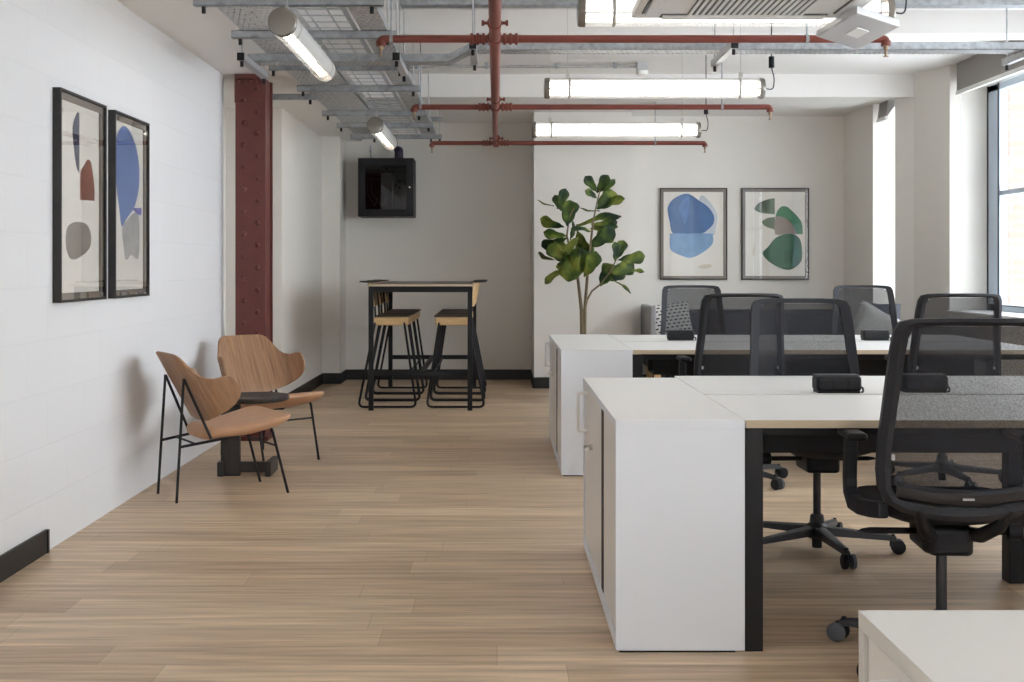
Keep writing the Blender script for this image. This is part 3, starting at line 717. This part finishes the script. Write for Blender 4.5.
def cushion(label, loc, rot, w, h, m):
    rows = []
    for k in range(9):
        u = -1+2*k/8; e = (1-u*u)**.5 if abs(u) < 1 else 0
        sc = .35+.65*e**.5 if abs(u) < 1 else .93
        rows.append(None)
    b = MB(); n = 16
    def P(i, j, sgn):
        a, c_ = -1+2*i/n, -1+2*j/n
        pin = 1-.06*(1-abs(a*c_))*0 ; th = .075*((1-a**4)*(1-c_**4))**.6
        kx = 1-.07*(1-c_*c_)*abs(a)*0
        return (w/2*a*(1-.06*(1-abs(c_))*abs(a)), sgn*th, h/2*c_*(1-.06*(1-abs(a))*abs(c_)))
    for sgn in (-1, 1): b.grid([[P(i,j,sgn) for i in range(n+1)] for j in range(n+1)])
    bmesh.ops.remove_doubles(b.bm, verts=b.bm.verts[:], dist=.0005)
    o = b.build('cushion', m, None, smooth=True); o.location = loc; o.rotation_euler = rot
    return tag(o, label, 'cushion', 'cushions on the sofa')
cushion('black and white patterned cushion at the left end of the sofa', (1.705,11.94,.655), (math.radians(-14),math.radians(-7),math.radians(12)), .42,.40, M['pattern'])
cushion('light grey cushion propped on its corner, seen through the mesh by the narrow window', (3.14,10.12,.655), (math.radians(-12),math.radians(28),0), .42,.42, M['greycush'])
cushion('darker grey upright cushion behind the tilted light grey cushion', (3.28,10.44,.645), (math.radians(-8),math.radians(3),math.radians(-8)), .34,.52, M['midgrey'])

# ================================================================ FIG PLANT
fx, fy = ax(583.5,11.0), 11.0
fp = thing('potted_fig', 'tall fiddle leaf fig plant standing behind the rear cabinet', 'plant', (fx, fy, 0))
MB().lathe([(.13,0),(.15,.01),(.19,.36),(.19,.38),(.175,.38),(.172,.34),(.0,.34)], 32).build('pot', M['pot'], fp, smooth=True)
MB().lathe([(.172,.335),(.10,.352),(.0,.358)], 24).build('soil', M['soil'], fp)
def pp(px, py, dy=0):
    d = fy+dy; return Vector((ax(px,d)-fx, dy, az(py,d)))
def stemline(name, pts, r0, r1):
    P = [Vector(p) for p in pts]; n = len(P)
    MB().tube(P, [r0+(r1-r0)*i/(n-1) for i in range(n)], 8).build(name, M['stem'], fp, smooth=True)
stemline('trunk', [(-.01,0,.33), pp(582,333), pp(581.5,310), pp(579,288,.03), pp(577,272,.05), pp(571,255,.06), pp(567,236,.05), pp(569,218,.03), pp(574,208,.02)], .020, .005)
stemline('trunk', [(.01,.01,.33), pp(584.5,333,.01), pp(585,310,.0), pp(586.5,288,-.03), pp(588,268,-.06), pp(591,240,-.07), pp(593,222,-.06), pp(596.5,205,-.05), pp(600,190,-.05)], .019, .005)
stemline('trunk', [pp(584,316), pp(587,300,.02), pp(592,291,.03), pp(601,284,.02), pp(610,272,.0), pp(617,258,-.02)], .011, .005)
stemline('branch', [pp(568,262,.06), pp(560,260,.06), pp(552,256,.08)], .005,.003)
stemline('branch', [pp(580,275,.05), pp(572,270,.1), pp(564,268,.12)], .005,.003)
LV = [(597,193,607,177,0,1),(597,192,587,178,0,.85),(600,192,615,182,1,.8),(597,209,616,192,0,1.25),(601,208,621,197,1,.8),(597,198,588,191,0,.7),
 (557,209,566,191,0,0.95),(567,226,570,201,0,1.3),(554,206,538,203,2,.5),(561,211,555,196,0,.8),(564,227,541,221,0,.9),(567,236,546,234,0,.8),(567,238,543,248,0,.9),
 (600,211,581,211,2,.5),(576,226,617,211,1,.6),(591,224,616,224,1,.8),(590,229,616,222,0,.8),(593,232,574,226,1,.7),(589,248,613,230,0,0.95),(592,246,612,237,1,.9),
 (577,230,586,254,0,.95),(579,236,564,254,0,.8),(566,263,550,246,0,1.1),(554,260,538,255,1,.9),(565,269,545,280,1,.9),(578,245,567,277,0,1.0),(578,278,581,250,0,1.0),(584,277,596,255,0,1.0),(588,270,601,257,0,.8),(584,258,577,240,1,1),
 (617,259,624,241,0,.95),(615,262,617,244,0,.9),(618,260,644,257,0,.85),(610,274,634,264,0,1.2),(600,286,614,264,0,1.15),(611,279,631,289,2,.6),(629,271,643,270,1,.7),(606,280,626,272,0,1.0),
 (574,262,558,268,0,.9),(586,262,594,246,1,.9),(570,240,576,222,1,.8),(596,238,603,222,1,.9),(569,252,556,240,0,1.0),(575,272,566,256,1,1.0)]
fol = MB()
for (x0,y0_,x1,y1_,kind,wf) in LV:
    dy = random.uniform(-.16,.16); a = pp(x0,y0_,dy*.5); b_ = pp(x1,y1_,dy+random.uniform(-.07,.07))
    ax_ = (b_-a); ln = ax_.length*1.06; ax_.normalize()
    tilt = {0: random.uniform(-.6,.6), 1: random.uniform(.8,1.15)*random.choice((-1,1)), 2: 1.38}[kind]
    side = ax_.cross(Vector((0,-1,0))).normalized(); nrm = side.cross(ax_).normalized()
    s2 = side*math.cos(tilt) + nrm*math.sin(tilt); n2 = nrm*math.cos(tilt) - side*math.sin(tilt)
    rows = []
    for k in range(11):
        u = k/10
        w_ = interp([(0,.02),(.08,.05),(.2,.17),(.35,.24),(.48,.235),(.65,.34),(.8,.37),(.92,.27),(.98,.13),(1,.03)], u)*max(ln,.17)*wf*.80
        rows.append([a + ax_*(u*ln) + s2*(w_*q) + n2*(.22*w_*abs(q) - .16*ln*u*u + .035*ln*math.sin(u*9+q*4)*abs(q)) for q in (-1,-.6,-.25,0,.25,.6,1)])
    fol.grid(rows)
fol.build('foliage', M['leaf'], fp, smooth=True, solid=.002)

# ================================================================ SPRINKLER PIPEWORK
HP = CH+1.15
sp = thing('sprinkler_pipework', 'red sprinkler pipe running overhead with three cross branches', 'pipe', (0,0,HP))
MB().tube([(-.012,4.0,0),(-.015,6.155,0),(-.02,8.79,0)], .029, 16).build('main_pipe', M['red'], sp, smooth=True)
MB().tube([(-.02,8.79,0),(-.027,11.36,0),(-.027,11.42,0)], [.022,.021,.021], 16).build('main_pipe', M['red'], sp, smooth=True)
for yb_, xl, xr in ((6.155,-.593,1.965),(8.79,-.608,1.968),(11.36,-.617,1.935)):
    MB().tube(fillet([(xl,yb_,-.035),(xl,yb_,0),(xr,yb_,0),(xr,yb_,-.035)],.03), .0195, 12).build('branch_pipe', M['red'], sp, smooth=True)
    for x in (xl, xr):
        f = MB().tube([(0,0,0),(0,0,-.02),(0,0,-.022),(0,0,-.05),(0,0,-.052),(0,0,-.055)], [.012,.012,.006,.006,.014,.014], 12).build('sprinkler_head', M['brass'], sp, smooth=True); f.location = (x,yb_,-.035)
        MB().tube([(x,yb_,-.01),(x,yb_,-.036)], .025, 12).build('elbow', M['red'], sp, smooth=True)
    for sx_ in (-1, 1):
        MB().tube([(-.02+sx_*q,yb_,0) for q in (.045,.047,.059,.061,.075,.077,.089,.091,.105,.107,.119,.121)], [.022,.030,.030,.023,.023,.030,.030,.023,.023,.030,.030,.022], 14).build('coupling', M['red'], sp)
    cu = MB(); cu.tube([(-.018,yb_-.05,0),(-.018,yb_+.05,0)], .037, 16); cu.build('tee', M['red'], sp, smooth=True)
    cu = MB(); yy = yb_-.42; cu.tube([(-.016,yy,0),(-.016,yy+.03,0)], .035, 16); cu.tube([(-.075,yy+.015,0),(.045,yy+.015,0)], .008, 8); cu.tube([(-.078,yy+.015,0),(-.066,yy+.015,0)], .014, 8); cu.tube([(.036,yy+.015,0),(.048,yy+.015,0)], .014, 8)
    cu.build('pipe_clamp', M['red'], sp)
for x, y in ((-.54,6.155),(1.565,6.155),(1.62,8.79),(1.47,11.36),(-.56,8.79)):
    top = ZC if y < 11 else ZB
    h = MB(); h.tube([(x,y,.02),(x,y,top-HP)], .005, 8); h.tube([(x-.008,y,0),(x+.008,y,0)], .024, 12); h.build('hanger', M['galv'], sp)

# ================================================================ TUBE LIGHTS (local: along X, camera-side is -Y)
def tube_light(label, loc, rz, twist=0, open_=1.55):
    t = thing('tube_light', label, 'light', loc, rz, 'suspended tube lights')
    Ln, R0 = 1.39, .0625
    d = MB(); rows = []
    for x in [-Ln/2+.03+(Ln-.06)*i/8 for i in range(9)]:
        rows.append([(x, R0*math.cos(a), R0*math.sin(a)) for a in [twist + PI*1.5 - PI*open_/2 + PI*open_*q/30 for q in range(31)]])
    d.grid(rows).build('diffuser', M['clear'], t, smooth=True)
    for rr_, aa in ((.026, PI*1.5), (.022, PI*.62)):
        y_, z_ = rr_*math.cos(aa+twist), rr_*math.sin(aa+twist)
        MB().tube([(-Ln/2+.03,y_,z_),(Ln/2-.03,y_,z_)], .0185, 14).build('lamp', M['tube'], t, smooth=True)
    d = MB(); rows = []
    for x in [-Ln/2+.03+(Ln-.06)*i/24 for i in range(25)]:
        rows.append([(x, R0*math.cos(a), R0*math.sin(a)) for a in [twist + PI*.5 - PI*(2-open_)/2 + PI*(2-open_)*q/14 for q in range(15)]])
    d.grid(rows).build('gear_tray', M['tubeback'], t, smooth=True)
    for sx_ in (-1, 1):
        e = sx_*Ln/2
        MB().tube([(e-sx_*.035,0,0),(e-sx_*.012,0,0),(e-sx_*.003,0,0),(e,0,0)], [.066,.066,.061,.040], 28).build('end_cap', M['tubecap'], t, smooth=True)
        x = sx_*(Ln/2-.16)
        MB().tube([(x-.008,0,0),(x+.008,0,0)], .0645, 28, cap=False).build('strap', M['strap'], t, smooth=True, solid=.002)
    return t
HL = CH+1.12
def suspend(t, top, cable=True):
    for sx_ in (-1, 1):
        x = sx_*(1.39/2-.15)
        s = MB(); s.tube([(x,0,.063),(x,0,.10),(x,0,top)], [.006,.002,.002], 6); s.box(x-.012,x+.012,-.008,.008,.07,.10); s.build('suspension_wire', M['strap'], t)
    if cable:
        s = MB(); s.tube(fillet([(.695,0,0),(.75,0,-.01),(.76,0,.06),(.74,0,.13),(.74,0,top)],.05), .004, 8); s.build('flex_cable', M['greyplastic'], t, smooth=True)
        MB().tube([(.74,0,.13),(.74,0,.20)], .018, 12).build('plug_connector', M['blackplastic'], t, smooth=True)
a1 = tube_light('bright suspended tube light at the top, partly behind the air conditioner', (1.044,5.36,HL), 0); suspend(a1, ZC-HL)
a2 = tube_light('bright suspended tube light in the middle, above the second red pipe', (.984,7.66,HL), 0); suspend(a2, ZC-HL)
a3 = tube_light('bright suspended tube light farthest back, over the potted plant', (.972,10.0,HL), 0); suspend(a3, ZC-HL)
a4 = tube_light('tube light pointing away from us below the left cable trays, nearer one', (-.977,6.18,HL-.015), PI/2, twist=.75, open_=0.95); suspend(a4, .176, False)
a5 = tube_light('tube light pointing away from us above the wall cabinet, farther one', (-.965,10.22,HL-.015), PI/2, twist=.75, open_=0.95); suspend(a5, .176, False)

# ================================================================ CABLE TRAYS
ZU = CH+1.235            # underside of cross struts
def strut(label, x0, x1, y, z, rodx=()):
    t = thing('steel_strut', label, 'bracket', ((x0+x1)/2, y, z), 0, 'struts under the cable trays')
    h = (x1-x0)/2
    b = MB(); b.box(-h,h,-.02,.02,0,.003); b.box(-h,h,-.02,-.0175,0,.041); b.box(-h,h,.0175,.02,0,.041); b.box(-h,h,-.02,-.012,.038,.041); b.box(-h,h,.012,.02,.038,.041)
    b.build('channel', M['galv'], t)
    for x in rodx:
        xx = x-(x0+x1)/2; top = (ZS if x < -1.45 else ZC if y < 11 else ZB) - z
        MB().tube([(xx,0,-.03),(xx,0,top)], .005, 8).build('threaded_rod', M['galvlight'], t)
        MB().tube([(xx,0,-.034),(xx,0,-.002)], .010, 8).build('rod_cap', M['blackplastic'], t)
    return t
strut('galvanised strut under the trays, first from the front, cut by top edge', -1.445,-.545,5.78,ZU,(-1.40,-.60))
strut('galvanised strut under the trays, second from the front', -1.445,-.55,6.60,ZU,(-1.40,-.60))
strut('galvanised strut under the trays, third from the front, above the red column', -1.447,-.56,7.68,ZU,(-1.42,-.62))
strut('galvanised strut under the trays, fourth from front, right of the red column', -1.42,-.55,8.60,ZU,(-1.38,-.60))
strut('thin galvanised strut behind the red column, reaching to the left wall', -1.90,-1.36,9.06,ZU+.005,(-1.40,))
strut('galvanised strut under the trays, fifth from the front', -1.445,-.60,10.0,ZU,(-1.40,-.65))
strut('galvanised strut under the trays, sixth from the front', -1.44,-.58,10.85,ZU,(-1.40,-.62))
strut('galvanised strut under the trays, farthest one, above the wall cabinet', -1.43,-.545,11.8,ZU+.0,(-1.2,-.565,-.65))
strut('short galvanised strut stub at the right end of the far trays', -.66,-.545,11.8,ZU+.17,())
ZT_ = ZU+.042
def tray(name, label, x0, x1, y0, y1, m, z=ZT_):
    t = thing(name, label, 'cable tray', ((x0+x1)/2,(y0+y1)/2,z))
    w_, l_ = (x1-x0)/2, (y1-y0)/2
    MB().box(-w_,w_,-l_,l_,0,.003).build('tray_base', m, t)
    b = MB(); b.box(-w_,-w_+.002,-l_,l_,.003,.045); b.box(w_-.002,w_,-l_,l_,.003,.045); b.build('tray_side', M['galv'], t)
    return t
tray('cable_tray', 'wide perforated galvanised cable tray along the left ceiling', -1.39,-1.06,4.4,11.75,M['perf'])
tray('cable_tray', 'narrow perforated galvanised cable tray, right one of the long trays', -.74,-.60,4.4,11.75,M['perf'])
ld = thing('ladder_tray', 'galvanised ladder tray with rungs between the two long cable trays', 'cable tray', (-.91,8.1,ZT_))
b = MB(); b.box(-.13,-.127,-3.7,3.7,0,.045); b.box(.127,.13,-3.7,3.7,0,.045); b.build('side_rail', M['galvlight'], ld)
b = MB(); y = -3.65
while y < 3.6: b.box(-.127,.127,y,y+.012,.002,.007); y += .16
for x in (-.06, .05): b.tube([(x,-3.6,.012),(x,3.6,.012)], .005, 6)
b.build('rungs', M['galvlight'], ld)
cb = MB(); 
for x in (-1.34,-1.30,-1.255): cb.tube([(x,4.5,ZT_+.012),(x+.01,8,ZT_+.012),(x,11.8,ZT_+.012)], .009, 8)
tag(cb.build('cable_run', M['greyplastic'], None, smooth=True), 'dark cables lying in the wide perforated cable tray', 'cable')
# cross tray with an offset bend, carried on short struts
YC = 7.35
def crosstray(x0, x1, z, parent, name): 
    MB().box(x0,x1,YC-.075,YC+.075,z,z+.003).build(name, M['perf'], parent)
    b = MB(); b.box(x0,x1,YC-.075,YC-.072,z,z+.047); b.box(x0,x1,YC+.072,YC+.075,z,z+.047); b.build('tray_side', M['galv'], parent)
ct = thing('cable_tray', 'galvanised cable tray crossing the whole ceiling from left to right', 'cable tray', (0,0,0))
zl, zr, xb0, xb1 = CH+1.225, CH+1.295, -.295, -.155
crosstray(-1.50, xb0, zl, ct, 'tray_base'); crosstray(xb1, 3.88, zr, ct, 'tray_base')
b = MB()
for y0_, y1_ in ((YC-.075,YC-.072),(YC+.072,YC+.075)): b.prism([(xb0,zl),(xb1,zr),(xb1,zr+.047),(xb0,zl+.047)], y0_, y1_, 'y')
b.prism([(xb0,zl),(xb1,zr),(xb1,zr+.003),(xb0,zl+.003)], YC-.075, YC+.075, 'y'); b.build('offset_bend', M['galv'], ct)
def arm(label, x, z, y0, y1):
    t = thing('steel_strut', label, 'bracket', (x,(y0+y1)/2,z), 0, 'short struts under the cross tray'); h = (y1-y0)/2
    b = MB(); b.box(-.02,.02,-h,h,0,.003); b.box(-.02,-.0175,-h,h,0,.041); b.box(.0175,.02,-h,h,0,.041); b.build('channel', M['galvlight'], t)
    MB().box(-.021,.021,-h-.006,-h,-.002,.043).build('end_cap', M['blackplastic'], t, .002)
    top = (ZS if x < -1.45 else ZC)-z
    for y in (-h+.03, h-.03):
        MB().tube([(0,y,-.03),(0,y,top)], .005, 8).build('threaded_rod', M['galvlight'], t); MB().tube([(0,y,-.034),(0,y,-.002)], .010, 8).build('rod_cap', M['blackplastic'], t)
    return t
arm('short strut under left end of the cross tray, near the left wall', -1.478, zl-.042, 6.98, 7.70)
arm('short strut under the cross tray beside the long trays', -.585, zl-.042, 6.98, 7.60)
arm('short strut under the cross tray just left of the red main pipe', -.145, zr-.042, 7.0, 7.60)
arm('short strut under the cross tray right of centre', 1.36, zr-.042, 6.98, 7.65)
arm('short strut under the cross tray at its right end by the large window', 3.17, zr-.042, 6.95, 7.60)
# trunking high up
tk = thing('steel_trunking', 'grey steel trunking running across top edge of the photo', 'trunking', (1.6,7.5,CH+1.60))
MB().box(-2.2,2.28,-.05,.05,0,.07).build('body', M['galv'], tk, .003)
MB().box(-2.2,2.28,-.058,.058,.07,.076).build('lid', M['galvlight'], tk)
for x in (-1.9,0,1.9): MB().tube([(x,0,.07),(x,0,ZC-CH-1.60)], .005, 8).build('threaded_rod', M['galvlight'], tk)
# conduit with smoke detector on the ceiling in front of the bulkhead
cd = thing('conduit', 'thin grey conduit crossing the ceiling to the smoke detector', 'conduit', (0,10.38,ZC-.035))
MB().tube([(-1.0,0,0),(1.19,0,0)], .0125, 10).build('tube', M['galvlight'], cd, smooth=True)
for x in (-.7,-.1,.5,1.0): MB().box(x-.015,x+.015,-.018,.018,-.015,.035).build('saddle', M['galv'], cd, .002)
sd = thing('smoke_detector', 'white smoke detector at the right end of the ceiling conduit', 'smoke detector', (1.23,10.38,ZC))
MB().box(-.045,.045,-.045,.045,-.07,0).build('mounting_box', M['panelgrey'], sd, .004)
MB().lathe([(.05,-.07),(.055,-.078),(.052,-.10),(.035,-.112),(.0,-.114)], 24).build('sensor_head', M['whiteplastic'], sd, smooth=True)

# ================================================================ AIR CONDITIONING CASSETTE
AX0, AX1, AY0, AY1, ZA = .538, 1.418, 4.03, 4.91, CH+1.0
ac = thing('air_conditioner', 'white square ceiling air conditioning cassette at the top of the photo', 'air conditioner', ((AX0+AX1)/2,(AY0+AY1)/2,ZA))
hw = (AX1-AX0)/2
MB().box(-hw,hw,-hw,hw,.0,.035).build('fascia', M['acwhite'], ac, .008, seg=3)
MB().box(-hw+.06,hw-.06,-hw+.06,hw-.06,.035,.33).build('housing', M['galvlight'], ac, .004)
gr = MB().box(-.23,.23,-.33,.35,-.006,.0).build('grille', M['acslot'], ac, .002)
b = MB()
for i in range(19): b.box(-.226+i*.0245,-.215+i*.0245,-.325,.345,-.010,-.005)
for y in (-.33,-.006,.338): b.box(-.23,.23,y,y+.012,-.0105,-.0062)
b.build('grille_bars', M['acwhite'], gr)
for k in range(4):
    s = MB(); s.box(-.33,.33,hw-.095,hw-.03,-.004,.0); o = s.build('air_slot', M['acslot'], ac); o.rotation_euler = (0,0,k*PI/2)
    s = MB(); s.box(-.325,.325,hw-.09,hw-.040,-.014,-.005); o = s.build('flap', M['acwhite'], ac, .004); o.rotation_euler = (0,0,k*PI/2)
for x in (-.4,.4):
    for y in (-.4,.4): MB().tube([(x*.9,y*.9,.33),(x*.9,y*.9,ZC-ZA)], .005, 8).build('threaded_rod', M['galvlight'], ac)
# diamond shaped panel hanging at its right
def hp(px, py, h): d = F*h/(VY-py); return Vector((ax(px,d), d, CH+h))
Pq = [hp(816,37,0.95), hp(857,13,0.95), hp(900,27,0.95), hp(858,50,0.95)]
cen = sum(Pq, Vector())/4
hg = thing('hanging_panel', 'pale grey diamond shaped panel hanging to the right of the air conditioner', 'panel', cen)
MB().prism([((p-cen).x,(p-cen).y) for p in Pq], 0, .03).build('panel', M['panelgrey'], hg, .006)
MB().prism([((p-cen).x*.28+.0,(p-cen).y*.28) for p in Pq], -.003, .0).build('indicator_window', M['whiteplastic'], hg)
for x in (-.08,.1): MB().tube([(x,0,.03),(x,0,ZC-cen.z)], .004, 8).build('suspension_rod', M['galvlight'], hg)

# ================================================================ ROLLER BLINDS
def blind(label, y0, y1, x, zt, zb, slant):
    t = thing('roller_blind', label, 'blind', (x,0,0), 0, 'grey blinds at the windows')
    MB().prism([(0,zt),(slant,zb),(slant+.012,zb),(.10,zt)], y0, y1, 'y').build('fabric', M['blind'], t)
    MB().box(slant-.012,slant+.022,y0,y1,zb-.035,zb).build('bottom_rail', M['whiteplastic'], t, .004)
    MB().tube([(slant+.02,y1-.03,zb),(slant+.03,y1-.03,1.55)], .004, 6).build('cord', M['whiteplastic'], t)
    return t
blind('grey fabric blind pulled up at top of the large window', 7.32, 10.42, 3.935, ZC-.002, 2.715, .0)
blind('small grey blind at top of the narrow window beyond the pier', 11.21, 11.47, 3.60, ZB-.0, 2.60, -.02)

# ================================================================ LIGHT
wd = bpy.data.worlds.new('World'); bpy.context.scene.world = wd; wd.use_nodes = True
bg = wd.node_tree.nodes['Background']; bg.inputs['Color'].default_value = (.88,.94,1.0,1); bg.inputs['Strength'].default_value = 9.2
cam = bpy.data.cameras.new('camera'); co = bpy.data.objects.new('camera', cam); C.objects.link(co)
co.location = (0,0,CH); co.rotation_euler = (PI/2,0,0)
cam.sensor_fit = 'HORIZONTAL'; cam.sensor_width = 36; cam.lens = 36*F/1024
cam.shift_x = (512-VX)/1024; cam.shift_y = -(341-VY)/1024
cam.clip_start = .05
sc = bpy.context.scene; sc.camera = co
sc.view_settings.view_transform = 'Standard'; sc.view_settings.look = 'None'; sc.view_settings.gamma = 1; sc.view_settings.use_curve_mapping = False
sc.view_settings.exposure = 0
sc.cycles.max_bounces = 10; sc.cycles.diffuse_bounces = 6; sc.cycles.transparent_max_bounces = 16
sc.cycles.use_denoising = True
sc.cycles.sample_clamp_indirect = 6
